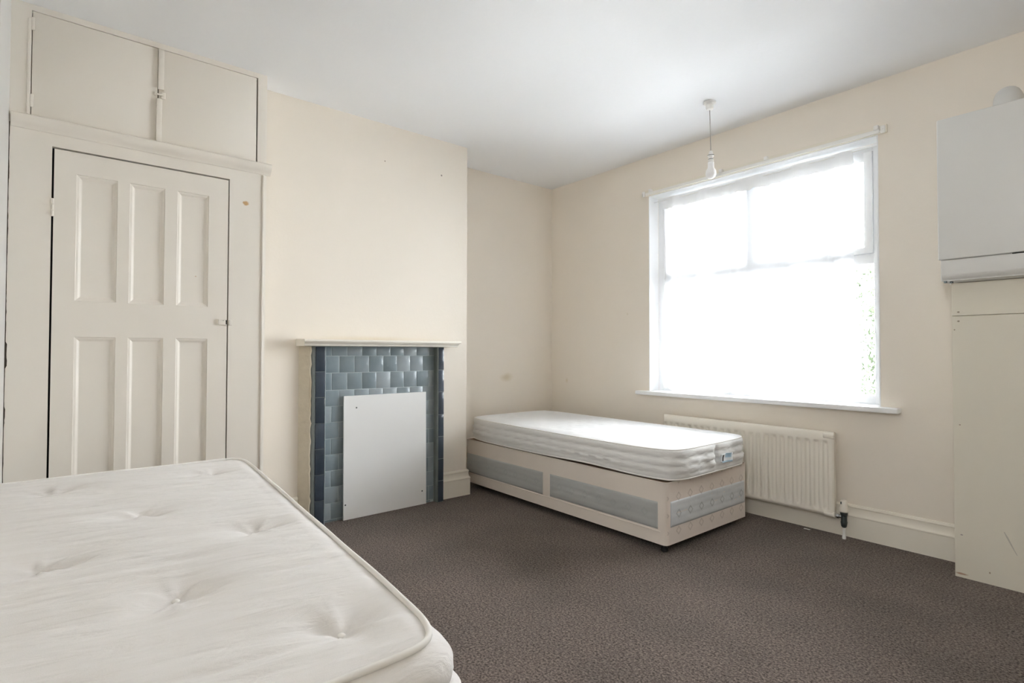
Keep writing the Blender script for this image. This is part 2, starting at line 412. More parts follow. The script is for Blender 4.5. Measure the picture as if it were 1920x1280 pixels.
def obj(name, bm, mat, parent=None, smooth=False, origin=None, mats=None):
    """link one mesh; coordinates in bm are world metres"""
    bmesh.ops.recalc_face_normals(bm, faces=bm.faces[:])
    me = bpy.data.meshes.new(name)
    off = wloc(parent) if parent else Vector((0, 0, 0))
    loc = Vector(origin) - off if origin is not None else Vector((0, 0, 0))
    bmesh.ops.translate(bm, verts=bm.verts[:], vec=-(off+loc))
    bm.to_mesh(me); bm.free()
    for mm in (mats or [mat]): me.materials.append(mm)
    if smooth:
        for p in me.polygons: p.use_smooth = True
    o = bpy.data.objects.new(name, me); C.objects.link(o)
    o.location = loc
    if parent: o.parent = parent
    return o

def auto(o, deg=35):
    me = o.data
    for p in me.polygons: p.use_smooth = True
    try: me.set_sharp_from_angle(angle=math.radians(deg))
    except Exception: pass
    return o

def thing(name, label, cat, loc, group=None):
    o = bpy.data.objects.new(name, None); C.objects.link(o)
    o.empty_display_size = 0.1; o.location = loc
    o['label'] = label; o['category'] = cat
    if group: o['group'] = group
    return o

def tag(o, label, cat, group=None):
    o['label'] = label; o['category'] = cat
    if group: o['group'] = group
    return o

def struct(o, label=None, cat=None):
    o['kind'] = 'structure'
    if label: o['label'] = label
    if cat: o['category'] = cat
    return o

def BM(): return bmesh.new()
def fbm_(a): return noise.fractal(Vector((a, 1.7, 3.3)), 1.0, 2.0, 3)

# ------------------------------------------------------------------ room shell
T = 0.12
bm = BM(); box(bm, A0-T, XR+T, YN-T, B, -0.10, 0.0)
struct(obj('floor', bm, M['carpet']), 'dark brown-grey flecked cut pile carpet', 'floor')
bm = BM(); box(bm, A0-T, XR+T, YN-T, B+0.28, H, H+0.12)
struct(obj('ceiling', bm, M['ceiling']), 'plain white painted ceiling', 'ceiling')

WX0, WX1, WZ0, WZ1 = -2.680, -1.067, 0.785, 2.369
bm = BM()
WT = 0.28
box(bm, A0-T, WX0, B, B+WT, -0.1, H); box(bm, WX1, XR+T, B, B+WT, -0.1, H)
box(bm, WX0, WX1, B, B+WT, WZ1, H); box(bm, WX0, WX1, B, B+WT, -0.1, WZ0)
bmesh.ops.remove_doubles(bm, verts=bm.verts[:], dist=1e-5)
struct(obj('wall_window', bm, M['window_wall']), 'cream painted wall around the window', 'wall')
bm = BM(); box(bm, A0-T, A0, YN-T, B, 0, H)
struct(obj('wall_alcove', bm, M['alcove']), 'cream alcove wall with a faint brown stain above the single bed', 'wall')
bm = BM(); box(bm, A0, A1, 0.842, 2.372, 0, H, 0.0)
bmesh.ops.bevel(bm, geom=[e for e in bm.edges if abs(e.verts[0].co.z-e.verts[1].co.z) > 1 and e.verts[0].co.x > A1-.01 and e.verts[0].co.y > 2], offset=0.008, segments=3, affect='EDGES', profile=0.5)
struct(obj('wall_chimney_breast', bm, M['breast']), 'cream chimney breast wall above the tiled fireplace', 'wall')
bm = BM(); box(bm, A0, NIB_X, YN, NIB_Y, 0, H)
struct(obj('wall_left_return', bm, M['nib']), 'pale wall return left of the cupboard', 'wall')
bm = BM(); box(bm, XR, XR+T, YN-T, B, 0, H)
struct(obj('wall_right', bm, M['wall']), 'cream wall right of the camera', 'wall')
bm = BM()
box(bm, A0, -.10, YN-T, YN, 0, H); box(bm, .50, XR, YN-T, YN, 0, H); box(bm, -.10, .50, YN-T, YN, 0, 1.70); box(bm, -.10, .50, YN-T, YN, 2.40, H)  # opening cut for the added fill window
struct(obj('wall_near', bm, M['wall']), 'cream wall behind the camera', 'wall')

SK = [(0, 0), (.020, 0), (.020, .122), (.0225, .127), (.0215, .132), (.017, .137), (.012, .148), (.010, .164), (.0105, .174), (.0135, .179), (.0125, .185), (.008, .192), (0, .194)]
bm = BM(); extrude_profile(bm, SK, (A0+.002, B), (-0.690, B), (0, -1))
auto(struct(obj('baseboard_window', bm, M['skirting']), 'cream moulded skirting under the window', 'skirting'), 25)
bm = BM(); extrude_profile(bm, SK, (A0, B-.022), (A0, 2.394), (1, 0))
auto(struct(obj('baseboard_alcove', bm, M['skirting']), 'cream moulded skirting in the alcove behind the single bed', 'skirting'), 25)
bm = BM(); extrude_profile(bm, SK, (A1, 2.131), (A1, 2.372), (1, 0), 0, 1)
extrude_profile(bm, SK, (A1, 2.372), (A0, 2.372), (0, 1), 1, 0)
auto(struct(obj('baseboard_chimney_right', bm, M['skirting']), 'cream moulded skirting right of the fireplace', 'skirting'), 25)
bm = BM(); extrude_profile(bm, SK, (A1, 0.846), (A1, 1.098), (1, 0))
auto(struct(obj('baseboard_chimney_left', bm, M['skirting']), 'cream moulded skirting left of the fireplace', 'skirting'), 25)

# ------------------------------------------------------------------ window
win = thing('window_1', 'white plastic casement window with net curtain, bright daylight behind', 'window', (-1.873, B, WZ0))
win['kind'] = 'structure'
FY0, FY1 = B+.12, B+.19
bm = BM()   # thin white lining of the reveal
box(bm, WX0, WX0+.006, B-.001, FY0, WZ0, WZ1); box(bm, WX1-.006, WX1, B-.001, FY0, WZ0, WZ1)
box(bm, WX0+.006, WX1-.006, B-.001, FY0, WZ1-.006, WZ1)
obj('reveal_lining', bm, M['reveal'], win)
fx0, fx1, fz0, fz1 = WX0+.006, WX1-.006, WZ0+.004, WZ1-.006
bm = BM(); w = .058
box(bm, fx0, fx0+w, FY0, FY1, fz0, fz1, .004); box(bm, fx1-w, fx1, FY0, FY1, fz0, fz1, .004)
box(bm, fx0+w-.004, fx1-w+.004, FY0+.001, FY1, fz1-.042, fz1, .004); box(bm, fx0+w-.004, fx1-w+.004, FY0+.001, FY1, fz0, fz0+.052, .004)
auto(obj('window_frame', bm, M['upvc'], win))
bm = BM(); box(bm, -1.908, -1.850, FY0+.002, FY1, fz0+.04, fz1-.035, .004)
auto(obj('mullion', bm, M['upvc'], win))
bm = BM(); box(bm, fx0+w-.004, fx1-w+.004, FY0+.003, FY1, 1.640, 1.700, .004)
auto(obj('transom', bm, M['upvc'], win))
for (a, b_, sl, sr) in ((fx0+w, -1.910, .050, .010), (-1.848, fx1-w, .045, .045)):
    bm = BM(); z0, z1 = 1.702, fz1-.043; y0, y1 = FY0-.012, FY1-.02
    a += .002; b_ -= .002
    box(bm, a, a+sl, y0, y1, z0, z1, .003); box(bm, b_-sr, b_, y0, y1, z0, z1, .003)
    box(bm, a+sl-.004, b_-sr+.004, y0+.001, y1, z0, z0+.038, .003); box(bm, a+sl-.004, b_-sr+.004, y0+.001, y1, z1-.056, z1, .003)
    ss = auto(obj('sash', bm, M['upvc'], win))
    bm = BM(); box(bm, a+sl, b_-sr, FY0+.030, FY0+.034, z0+.038, z1-.056)
    obj('glass_pane', bm, M['glass'], ss)
bm = BM(); c_ = -1.49; box(bm, c_-.05, c_+.05, y0-.02, y0-.008, z0+.012, z0+.024, .003); box(bm, c_-.015, c_+.015, y0-.012, y0, z0+.008, z0+.028, .003)
obj('sash_handle', bm, M['upvc'], ss)
for (a, b_) in ((fx0+w, -1.908), (-1.850, fx1-w)):
    bm = BM(); box(bm, a, b_, FY0+.030, FY0+.034, fz0+.052, 1.640)
    obj('glass_pane', bm, M['glass'], win)
bm = BM(); box(bm, -2.770, -0.966, B-.070, B, .757, .787, .006, 3); box(bm, WX0+.007, WX1-.007, B-.01, FY0+.005, .763, .7895)
auto(obj('window_sill', bm, M['upvc'], win))

w2 = thing('added_fill_window', 'small made-up window behind the camera, added for fill light', 'window', (.20, YN, 1.70))  # invented opening, added to brighten the near side of the room
w2['kind'] = 'structure'
bm = BM()
box(bm, -.10, -.05, YN-.08, YN-.03, 1.70, 2.40); box(bm, .45, .50, YN-.08, YN-.03, 1.70, 2.40); box(bm, -.05, .45, YN-.08, YN-.03, 1.70, 1.75); box(bm, -.05, .45, YN-.08, YN-.03, 2.35, 2.40)
obj('window_frame', bm, M['upvc'], w2)
bm = BM(); box(bm, -.05, .45, YN-.056, YN-.052, 1.75, 2.35)
obj('glass_pane', bm, M['glass'], w2)

# ------------------------------------------------------------------ outside
bm = BM(); box(bm, -14, 12, B+WT+.05, 26, -0.65, -0.55)
struct(obj('ground', bm, M['paving']), 'pale ground outside the window', 'ground')
random.seed(4)
tree = thing('garden_bush', 'green leafy bush outside, behind the lower right window pane', 'bush', (-1.62, 8.3, -0.55))
bm = BM(); tube(bm, [(-1.62, 8.3, -.55), (-1.60, 8.32, .4), (-1.65, 8.28, 1.3), (-1.6, 8.3, 2.0)], [.07, .06, .04, .02], 8)
for k in range(7):
    a = k*2.4; z = .1+.27*k
    tube(bm, [(-1.62, 8.3, z), (-1.62+.3*math.cos(a), 8.3+.3*math.sin(a), z+.25), (-1.62+.55*math.cos(a), 8.3+.55*math.sin(a), z+.4)], [.03, .02, .01], 6)
obj('trunk', bm, M['bark'], tree)
bm = BM()
for k in range(14000):
    u = random.uniform(-1, 1); th = random.uniform(0, 2*math.pi); rad = random.random()**0.4
    lump = 1+.22*math.sin(3*th+5*u)+.15*math.sin(7*th)
    c = Vector((-1.74+.93*lump*rad*math.sqrt(1-u*u)*math.cos(th), 8.3+.9*lump*rad*math.sqrt(1-u*u)*math.sin(th), 1.25+1.55*rad*u))
    e = Vector((random.gauss(0, 1), random.gauss(0, 1), random.gauss(0, 1))).normalized(); f = e.orthogonal().normalized()
    s = random.uniform(.022, .045)
    vs = [bm.verts.new(c+q) for q in (-e*s, f*s*.45, e*s, -f*s*.45)]
    bm.faces.new(vs)
obj('foliage', bm, M['leaf'], tree)

# ------------------------------------------------------------------ curtain rail, net curtain
rail = thing('curtain_rail', 'white curtain rail on a cream batten above the window, empty of curtains', 'curtain rail', (-1.86, B, 2.365))
bm = BM(); box(bm, -2.732, -1.018, B-.016, B-.0003, 2.368, 2.414, .003)
auto(obj('batten', bm, M['cream_batten'], rail))
bm = BM(); box(bm, -2.685, -1.050, B-.040, B-.030, 2.366, 2.388, .003); box(bm, -2.685, -1.050, B-.032, B-.014, 2.378, 2.384)
auto(obj('track', bm, M['plastic'], rail))
for x in (-2.640, -2.03, -1.705, -1.065):
    bm = BM(); box(bm, x-.012, x+.012, B-.046, B-.014, 2.386, 2.412, .004); 
    auto(obj('bracket', bm, M['plastic'], rail))
for x in (-2.715, -1.036):
    bm = BM(); box(bm, x-.012, x+.012, B-.030, B-.014, 2.366, 2.408, .004)
    lathe(bm, [(.004, 0), (.004, -.004)], (x, B-.030, 2.388), 'y', 10)
    auto(obj('end_stop', bm, M['plastic'], rail))

net = thing('net_curtain', 'sheer white lace net curtain hanging inside the window recess', 'curtain', (-1.9, B+.07, .80))
def net_y(x, t):
    a = .010+.012*t
    return B+.068 + a*math.sin(x*21+1.2*math.sin(x*5)) + .006*math.sin(x*47+2+t) + .01*t*math.sin(x*9)
def net_sheet(z_top, z_bot, x0f, x1f, nx=260, nz=60, yo=0.0, scallop=0.0):
    bm = BM(); g = []
    for j in range(nz+1):
        t = j/nz; row = []
        for i in range(nx+1):
            s = i/nx
            zt = z_top(s); zb = z_bot(s)
            z = zt+(zb-zt)*t
            tt = (2.33-z)/1.53
            x = x0f(tt)+(x1f(tt)-x0f(tt))*s
            row.append(bm.verts.new((x, net_y(x, max(0, tt))+yo, z)))
        g.append(row)
    for j in range(nz):
        for i in range(nx):
            bm.faces.new((g[j][i], g[j][i+1], g[j+1][i+1], g[j+1][i]))
    return bm
xl = lambda t: -2.600+.012*math.sin(t*5)
xr = lambda t: -1.226+.030*t+.010*math.sin(t*9+.5)
bm = net_sheet(lambda s: 2.325-.005*math.sin(math.pi*s), lambda s: .800+.004*math.sin(s*60), xl, xr)
obj('lace_panel', bm, M['net'], net, smooth=True)
bm = net_sheet(lambda s: 2.340-.006*math.sin(math.pi*s), lambda s: 2.252-.006*math.sin(math.pi*s)+.004*math.sin(s*70)+.004*math.sin(s*151), xl, xr, 260, 8, -.006)
obj('gathered_header', bm, M['net_header'], net, smooth=True)
bm = BM(); tube(bm, [(WX0+.006, B+.064, 2.326), (-2.3, B+.064, 2.322), (-1.87, B+.064, 2.319), (-1.4, B+.064, 2.323), (WX1-.006, B+.064, 2.330)], .0025, 8)
obj('curtain_wire', bm, M['plastic'], net, smooth=True)

# ------------------------------------------------------------------ built-in cupboard
cup = thing('built_in_cupboard', 'off-white built-in cupboard with six-panel door and two flush doors above, left of chimney breast', 'cupboard', (A2, .305, 0))
FT = .028
CY0, CY1 = -.233, .852
bm = BM()
x0, x1 = A2-FT, A2
box(bm, x0, x1, CY0, -.086, 0, 2.112); box(bm, x0, x1, .662, CY1, 0, 2.112); box(bm, x0, x1, -.086, .662, 2.052, 2.112)
box(bm, x0, x1, -.235, -.165, 2.112, H); box(bm, x0, x1, .803, CY1, 2.112, H); box(bm, x0, x1, -.165, .803, 2.662, H); box(bm, x0, x1, -.165, .803, 2.112, 2.176)
auto(obj('face_frame', bm, M['joinery'], cup))
bm = BM(); box(bm, A1+.001, x0, CY1-.02, CY1, 0, H)
obj('side_panel', bm, M['joinery'], cup)
bm = BM(); box(bm, A2+.0005, A2+.007, .830, .842, .05, 2.110, .0025)
auto(obj('edge_bead', bm, M['joinery'], cup))
bm = BM(); box(bm, A2+.0005, A2+.006, -.178, -.166, 2.18, 2.62, .002)
auto(obj('edge_bead', bm, M['joinery'], cup))
bm = BM(); box(bm, x0-.004, x0-.001, -.10, .68, 0, 2.07); 
obj('door_gap_shade', bm, M['black'], cup)  # thin black sheet painting in the shade of the door gaps
bm = BM(); box(bm, x0-.004, x0-.001, -.175, .82, 2.16, 2.68)
obj('upper_gap_shade', bm, M['inner_dark'], cup)  # brown sheet behind the upper doors, a softer painted gap shade
# transom moulding
bm = BM()
TP = [(0, 2.110), (.006, 2.112), (.010, 2.120), (.022, 2.128), (.030, 2.140), (.034, 2.150), (.034, 2.166), (.028, 2.171), (0, 2.174)]
extrude_profile(bm, TP, (A2, -.228), (A2, .872), (1, 0), 0, 0)
auto(obj('transom_moulding', bm, M['joinery'], cup), 30)
# crack between wall return and frame: chipped filler strip with a wandering dark edge
bm = BM(); random.seed(11)
n = 160; L1 = []; L2 = []
for i in range(n+1):
    z = .2+1.93*i/n
    wd = .0012+.0016*abs(fbm_(z*9))+.0022*max(0, fbm_(z*31+4))+(.0045 if 1.03 < z < 1.13 else 0)+(.003 if .80 < z < .84 else 0)
    L1.append(bm.verts.new((A2+.0008, -.2345, z))); L2.append(bm.verts.new((A2+.0008, -.2338+wd, z)))
for i in range(n): bm.faces.new((L1[i], L2[i], L2[i+1], L1[i+1]))
obj('chipped_gap', bm, M['crack'], cup)

def panel_door(bm, X, th, y0, y1, z0, z1, panels, dep=.013, mw=.022):
    ys = sorted({y0, y1} | {p[0] for p in panels} | {p[1] for p in panels})
    zs = sorted({z0, z1} | {p[2] for p in panels} | {p[3] for p in panels})
    V = {}
    def v(x, y, z):
        k = (round(x, 5), round(y, 5), round(z, 5))
        if k not in V: V[k] = bm.verts.new((x, y, z))
        return V[k]
    for a, b_ in zip(ys, ys[1:]):
        for c, d in zip(zs, zs[1:]):
            inside = any(p[0] <= a+1e-6 and p[1] >= b_-1e-6 and p[2] <= c+1e-6 and p[3] >= d-1e-6 for p in panels)
            if not inside: bm.faces.new((v(X, a, c), v(X, b_, c), v(X, b_, d), v(X, a, d)))
    for (a, b_, c, d) in panels:
        o = [v(X, a, c), v(X, b_, c), v(X, b_, d), v(X, a, d)]
        # small step, ovolo, flat field
        rings = [o]
        for (ins, dx) in ((.0015, -.003), (mw*.45, -.0055), (mw*.85, -dep+.001), (mw, -dep)):
            rings.append([v(X+dx, a+ins, c+ins), v(X+dx, b_-ins, c+ins), v(X+dx, b_-ins, d-ins), v(X+dx, a+ins, d-ins)])
        for r1, r2 in zip(rings, rings[1:]):
            for i in range(4): bm.faces.new((r1[i], r1[(i+1) % 4], r2[(i+1) % 4], r2[i]))
        bm.faces.new(rings[-1])
    # edges of the slab
    e = X-th
    for a, b_ in zip(ys, ys[1:]):
        bm.faces.new((v(X, a, z0), v(X, b_, z0), v(e, b_, z0), v(e, a, z0))); bm.faces.new((v(X, a, z1), v(X, b_, z1), v(e, b_, z1), v(e, a, z1)))
    for c, d in zip(zs, zs[1:]):
        bm.faces.new((v(X, y0, c), v(X, y0, d), v(e, y0, d), v(e, y0, c))); bm.faces.new((v(X, y1, c), v(X, y1, d), v(e, y1, d), v(e, y1, c)))
cols = ((.004, .163), (.212, .361), (.416, .562))
bm = BM(); panel_door(bm, A2-.001, .024, -.078, .6560, .012, 2.044, [(a, b_, 1.338, 1.940) for a, b_ in cols] + [(a, b_, .16, 1.166) for a, b_ in cols])
door = obj('panelled_door', bm, M['joinery'], cup)
for zz in (1.768, .35):
    bm = BM()
    box(bm, A2-.002, A2+.005, -.087, -.076, zz-.042, zz+.042, .002)
    for q in (-.028, 0, .028): lathe(bm, [(.005, -.011), (.005, .011)], (A2+.004, -.082, zz+q), 'z', 8)
    auto(obj('hinge', bm, M['joinery'], door))
bm = BM(); box(bm, A2, A2+.010, .612, .653, 1.243, 1.273, .002); 
lt = auto(obj('latch', bm, M['joinery'], door))
bm = BM(); box(bm, A2+.0102, A2+.0108, .648, .653, 1.247, 1.270); lathe(bm, [(.0018, 0), (.0018, .0006)], (A2+.0103, .636, 1.267), 'x', 8)
obj('latch_slot', bm, M['black'], lt)
bm = BM(); box(bm, A2, A2+.012, .664, .680, 1.241, 1.272, .002)
auto(obj('latch_keep', bm, M['joinery'], cup))
# upper doors
bm = BM(); box(bm, A2-.02, A2-.002, -.162, .3215, 2.178, 2.6595, .0015)
ud = auto(obj('upper_door', bm, M['joinery'], cup))
for zz in (2.60, 2.245):
    bm = BM(); box(bm, A2-.001, A2+.004, -.166, -.154, zz-.03, zz+.03, .0015)
    auto(obj('hinge', bm, M['joinery'], ud))
bm = BM(); box(bm, A2-.02, A2-.002, .3265, .7955, 2.178, 2.6595, .0015)
ud2 = auto(obj('upper_door', bm, M['joinery'], cup))
bm = BM(); box(bm, A2+.0005, A2+.012, .322, .348, 2.447, 2.656, .003)
auto(obj('closing_bead', bm, M['joinery'], ud2))
bm = BM(); box(bm, A2+.0005, A2+.012, .316, .341, 2.176, 2.398, .003)
auto(obj('closing_bead', bm, M['joinery'], ud2))
bm = BM(); box(bm, A2-.001, A2+.007, .336, .356, 2.402, 2.436, .002); box(bm, A2-.001, A2+.006, .306, .318, 2.410, 2.430, .002); box(bm, A2+.005, A2+.011, .314, .345, 2.415, 2.424, .002)
auto(obj('catch', bm, M['joinery'], ud2))

# ------------------------------------------------------------------ fireplace
fp = thing('tiled_fireplace', 'low fireplace surround of blue-grey glazed tiles between dark tile strips under a cream shelf', 'fireplace', (A1, 1.64, 0))
random.seed(21)
def tiles(rects, X, th, gap, bev):
    bm = BM(); lay = bm.loops.layers.color.new('shade')
    for (a, b_, c, d) in rects:
        n0 = len(bm.faces)
        vs0 = set(bm.verts)
        box(bm, X-th, X, a+gap/2, b_-gap/2, c+gap/2, d-gap/2, bev, 2)
        sh = random.random()
        ty, tz = random.uniform(-.012, .012), random.uniform(-.012, .012)
        cy, cz = (a+b_)/2, (c+d)/2
        newv = [v for v in bm.verts if v not in vs0]
        for v in newv: v.co.x += ty*(v.co.y-cy)+tz*(v.co.z-cz)
        for f in {f for v in newv for f in v.link_faces}:
            for lp in f.loops: lp[lay] = (sh, sh, sh, 1)
    return bm
XP, XF = -3.446, -3.400         # recessed panel face, pilaster face
ZT = 1.132
PY0, PY1 = 1.245, 2.070
rows = [ZT+.02, 1.070, .960, .848, .744, .640, .536, .432, .328, .224, .120, .016]
rects = []
for i, (zt, zb) in enumerate(zip(rows, rows[1:])):
    zt = min(zt, ZT)
    off = 1.355 if i % 2 == 1 else 1.408
    ys = [PY0]; y = off-.104*2
    while y < PY1-.02:
        if y > PY0+.02: ys.append(y)
        y += .1035
    ys.append(PY1)
    for a, b_ in zip(ys, ys[1:]): rects.append((a, b_, zb, zt))
rects += [(a, b_, 0.001, .016) for a, b_ in zip([PY0+.1*k for k in range(8)], [PY0+.1*(k+1) for k in range(8)])]
auto(obj('tile_panel', tiles(rects, XP, .008, .0035, .0018), M['tile_light'], fp))
bm = BM(); box(bm, A1+.0005, XP-.0015, PY0-.01, PY1+.01, 0, ZT)
obj('grout_bed', bm, M['grout'], fp)
for (py, pz0, zz) in ((1.158, 1, (1.130, .971, .808, .645, .483, .321, .159, .001)), (2.070, 0, (1.130, .966, .804, .638, .478, .314, .154, .001))):
    strip = obj('pilaster_backing', (lambda b: (box(b, A1+.0005, XF-.004, py+.006, py+.087 if pz0 else py+.058, 0, ZT), b)[1])(BM()), M['grout_dark'], fp)
    ty0, ty1 = (py+.026, py+.086) if pz0 else (py+.010, py+.058)
    t_ = tiles([(ty0, ty1, b_, a) for a, b_ in zip(zz, zz[1:])], XF+.001, .008, .003, .003)
    auto(obj('dark_tile_strip', t_, M['tile_dark'], strip))
    bm = BM()
    w_ = .020 if pz0 else .012
    box(bm, A1+.0005, XF, py, py+w_-.001, 0, ZT, .0)
    bmesh.ops.bevel(bm, geom=[e for e in bm.edges if abs(e.verts[0].co.z-e.verts[1].co.z) > 1 and e.verts[0].co.x > XF-.01 and e.verts[0].co.y < py+.005], offset=.009, segments=4, affect='EDGES', profile=.5)
    auto(obj('edge_tile', bm, M['edge_glaze'], strip))
    if pz0:
        bm = BM(); box(bm, XP, XF+.0015, py+.086, py+.091, 0, ZT, .002)  # pale strip paints in the window highlight on this edge
        auto(obj('inner_edge_glint', bm, M['grout'], strip))
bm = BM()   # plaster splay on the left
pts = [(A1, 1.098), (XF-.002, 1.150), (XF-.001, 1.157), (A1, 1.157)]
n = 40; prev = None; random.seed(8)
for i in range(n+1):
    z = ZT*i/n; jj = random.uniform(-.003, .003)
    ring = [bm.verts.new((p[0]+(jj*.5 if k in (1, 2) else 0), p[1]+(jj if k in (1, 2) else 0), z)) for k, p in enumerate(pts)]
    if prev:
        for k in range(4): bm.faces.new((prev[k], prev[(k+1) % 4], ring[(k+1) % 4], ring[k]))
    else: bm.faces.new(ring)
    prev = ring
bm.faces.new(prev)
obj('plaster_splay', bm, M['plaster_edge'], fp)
MP = [(0, 1.133), (.125, 1.133), (.130, 1.136), (.132, 1.143), (.140, 1.150), (.146, 1.1535), (.146, 1.1565), (.159, 1.159), (.161, 1.163), (.161, 1.170), (.157, 1.174), (0, 1.176)]
bm = BM()
ring0 = [bm.verts.new((A1+o, 1.081+(.161-o)*(.35 if o > .1 else 0)*(1), z)) for o, z in MP]
ring1 = [bm.verts.new((A1+o, 2.212-(.161-o)*(.35 if o > .1 else 0), z)) for o, z in MP]
for i in range(len(MP)):
    j = (i+1) % len(MP); bm.faces.new((ring0[i], ring0[j], ring1[j], ring1[i]))
bm.faces.new(ring0); bm.faces.new(ring1)
auto(obj('mantel_shelf', bm, M['mantel'], fp), 25)

brd = thing('white_board', 'plain white board leaning upright against the fireplace tiles', 'board', (-3.428, 1.69, 0))
bm = BM(); box(bm, -.006, .006, -.3105, .3105, 0, .806, .0012)
for v in bm.verts:
    x, y, z = v.co
    v.co = Vector((-3.427 - .010*z/.8 - .012*(y/.62) + x, 1.688+y, z+.001))
bd = obj('board_sheet', bm, M['white_board'], brd)
for (y, z, k) in ((1.465, .727, 1), (1.878, .742, 0), (1.964, .097, 1), (1.390, .099, 1)):
    xf = -3.427 - .010*z/.8 - .012*((y-1.688)/.62) + .006
    bm = BM(); lathe(bm, [(.0055 if k else .004, -.002), (.0055 if k else .004, .0008), (.003, .0014)], (xf, y, z), 'x', 12)
    obj('screw', bm, M['dark_metal'] if k else M['plastic'], brd)

# ------------------------------------------------------------------ mattresses
def rrect_map(a, b, hx, hy, k, pw):
    return hx*a*(1-k*abs(b)**pw), hy*b*(1-k*hx/hy*abs(a)**pw)

def mattress(name, parent, mat_top, mat_side, x0, x1, y0, y1, zt, zb, k, pw, res, top_fn, profile, side_fn, warp):
    """closed upholstered block: gridded top, ring-swept border, flat underside"""
    bm = BM(); cx, cy, hx, hy = (x0+x1)/2, (y0+y1)/2, (x1-x0)/2, (y1-y0)/2
    nx, ny = int((x1-x0)/res), int((y1-y0)/res)
    G = [[None]*(ny+1) for _ in range(nx+1)]
    for i in range(nx+1):
        for j in range(ny+1):
            a, b = -1+2*i/nx, -1+2*j/ny
            a2 = math.sin(a*math.pi/2)*.12+a*.88; b2 = math.sin(b*math.pi/2)*.12+b*.88
            X, Y = rrect_map(a2, b2, hx, hy, k, pw)
            dx, dy, dz = top_fn(cx+X, cy+Y, a2, b2)
            G[i][j] = bm.verts.new((cx+X+dx, cy+Y+dy, zt+dz))
    for i in range(nx):
        for j in range(ny):
            bm.faces.new((G[i][j], G[i+1][j], G[i+1][j+1], G[i][j+1]))
    loop = [G[i][0] for i in range(nx)] + [G[nx][j] for j in range(ny)] + [G[i][ny] for i in range(nx, 0, -1)] + [G[0][j] for j in range(ny, 0, -1)]
    n = len(loop); P = [v.co.copy() for v in loop]
    nrm = []
    for i in range(n):
        t = P[(i+2) % n]-P[i-2]; nrm.append(Vector((t.y, -t.x, 0)).normalized())
    # smooth corner normals
    for _ in range(6): nrm = [(nrm[i-1]+nrm[i]*2+nrm[(i+1) % n]).normalized() for i in range(n)]
    arc = [0.0]
    for i in range(1, n): arc.append(arc[-1]+(P[i]-P[i-1]).length)
    prev = loop; side_faces = []
    for (t, out) in profile:
        ring = []
        for i in range(n):
            zz = P[i].z+(zb-P[i].z)*t if t < 1 else zb
            o = out+side_fn(arc[i], t, P[i])
            ring.append(bm.verts.new((P[i].x+nrm[i].x*o, P[i].y+nrm[i].y*o, zz)))
        for i in range(n): side_faces.append(bm.faces.new((prev[i], prev[(i+1) % n], ring[(i+1) % n], ring[i])))
        prev = ring
    bot = bm.faces.new(prev)
    for f in side_faces: f.material_index = 1
    bot.material_index = 1
    for v in bm.verts: v.co = Vector(warp(v.co))
    loopP = [Vector(warp(p)) for p in P]; botP = [v.co.copy() for v in prev]
    nr = nrm
    o = obj(name, bm, mat_top, parent, smooth=True, mats=[mat_top, mat_side])
    return o, loopP, botP, nr

def fbm(x, y, z=0.0, o=3):
    return noise.fractal(Vector((x, y, z)), 1.0, 2.0, o)

def sm01(t): t = max(0, min(1, t)); return t*t*(3-2*t)
# near double mattress on its divan
bed = thing('double_divan_bed', 'ivory deep-buttoned double mattress in the foreground, lower left', 'bed', (-1.84, -.08, 0))
def shear(p):
    x, y, z = p
    s = .057*max(0, -x-.85)
    w = max(0, min(1, (y+.4)/.9))
    return (x, y+s*w, z)
BT = .600
buttons = []
for bx, st in ((-2.79+.03, 1), (-2.52, 0), (-2.0, 1), (-1.65, 0), (-1.285, 1), (-.975, 0)):
    pass
for bx, ys in ((-2.515, (.365, -.085, -.53)), (-1.998, (.132, -.31)), (-1.652, (.368, -.068, -.52)), (-1.298, (.155, -.31)), (-.985, (.388, -.07, -.52))):
    for by in ys: buttons.append((bx, by))
random.seed(5)
bph = [(random.uniform(0, 6.28), random.uniform(0, 6.28)) for _ in buttons]
def top_double(x, y, a, b):
    ea = min(1, (1-abs(a))*1.0/.06); eb = min(1, (1-abs(b))*.6/.05)
    e = max(0.0, min(ea, eb))
    dz = -.012*(1-e)**2
    dz += .010*(1-abs(a)**4)*(1-abs(b)**4)
    dz += .010*fbm(x*2.2, y*1.6, 3.1)*e
    # creases across the width
    dz += .0055*fbm(x*19, y*3.0+.4*x, .7, 4)*e + .0022*math.sin(42*x+5*fbm(x*2, y*3, 9)+3*y)*max(0, fbm(x*3.1, y*2.2, 5.5))*e*2
    for (bx, by), (p1, p2) in zip(buttons, bph):
        d2 = (x-bx)**2+(y-by)**2
        if d2 < .09:
            d = math.sqrt(d2); th = math.atan2(y-by, x-bx)
            dz -= .010*math.exp(-(d/.013)**2) + .013*math.exp(-(d/.040)**2) + .007*math.exp(-(d/.11)**2)
            cr = (1-2.2*abs(math.sin(1.5*th+p1))**.6)+.6*(1-2*abs(math.sin(2.5*th+p2))**.6)+.5*math.cos(2*th)
            dz += .0050*cr*math.exp(-((d-.040)/.045)**2)*min(1, d/.012)
    # slanted crease near the foot end
    dz -= .007*math.exp(-((x+.962-.03*(y-.38)-.008*math.sin(y*9))/.011)**2)*max(0, min(1, (.40-y)/.05))*max(0, min(1, (y+.25)/.3))
    return 0, 0, dz
prof = [(.015, .004), (.04, .010), (.08, .016), (.14, .020), (.20, .020), (.26, .018), (.31, .018), (.36, .024), (.42, .036), (.50, .048), (.58, .054), (.68, .056), (.78, .052), (.88, .040), (.95, .022), (1.0, .004)]
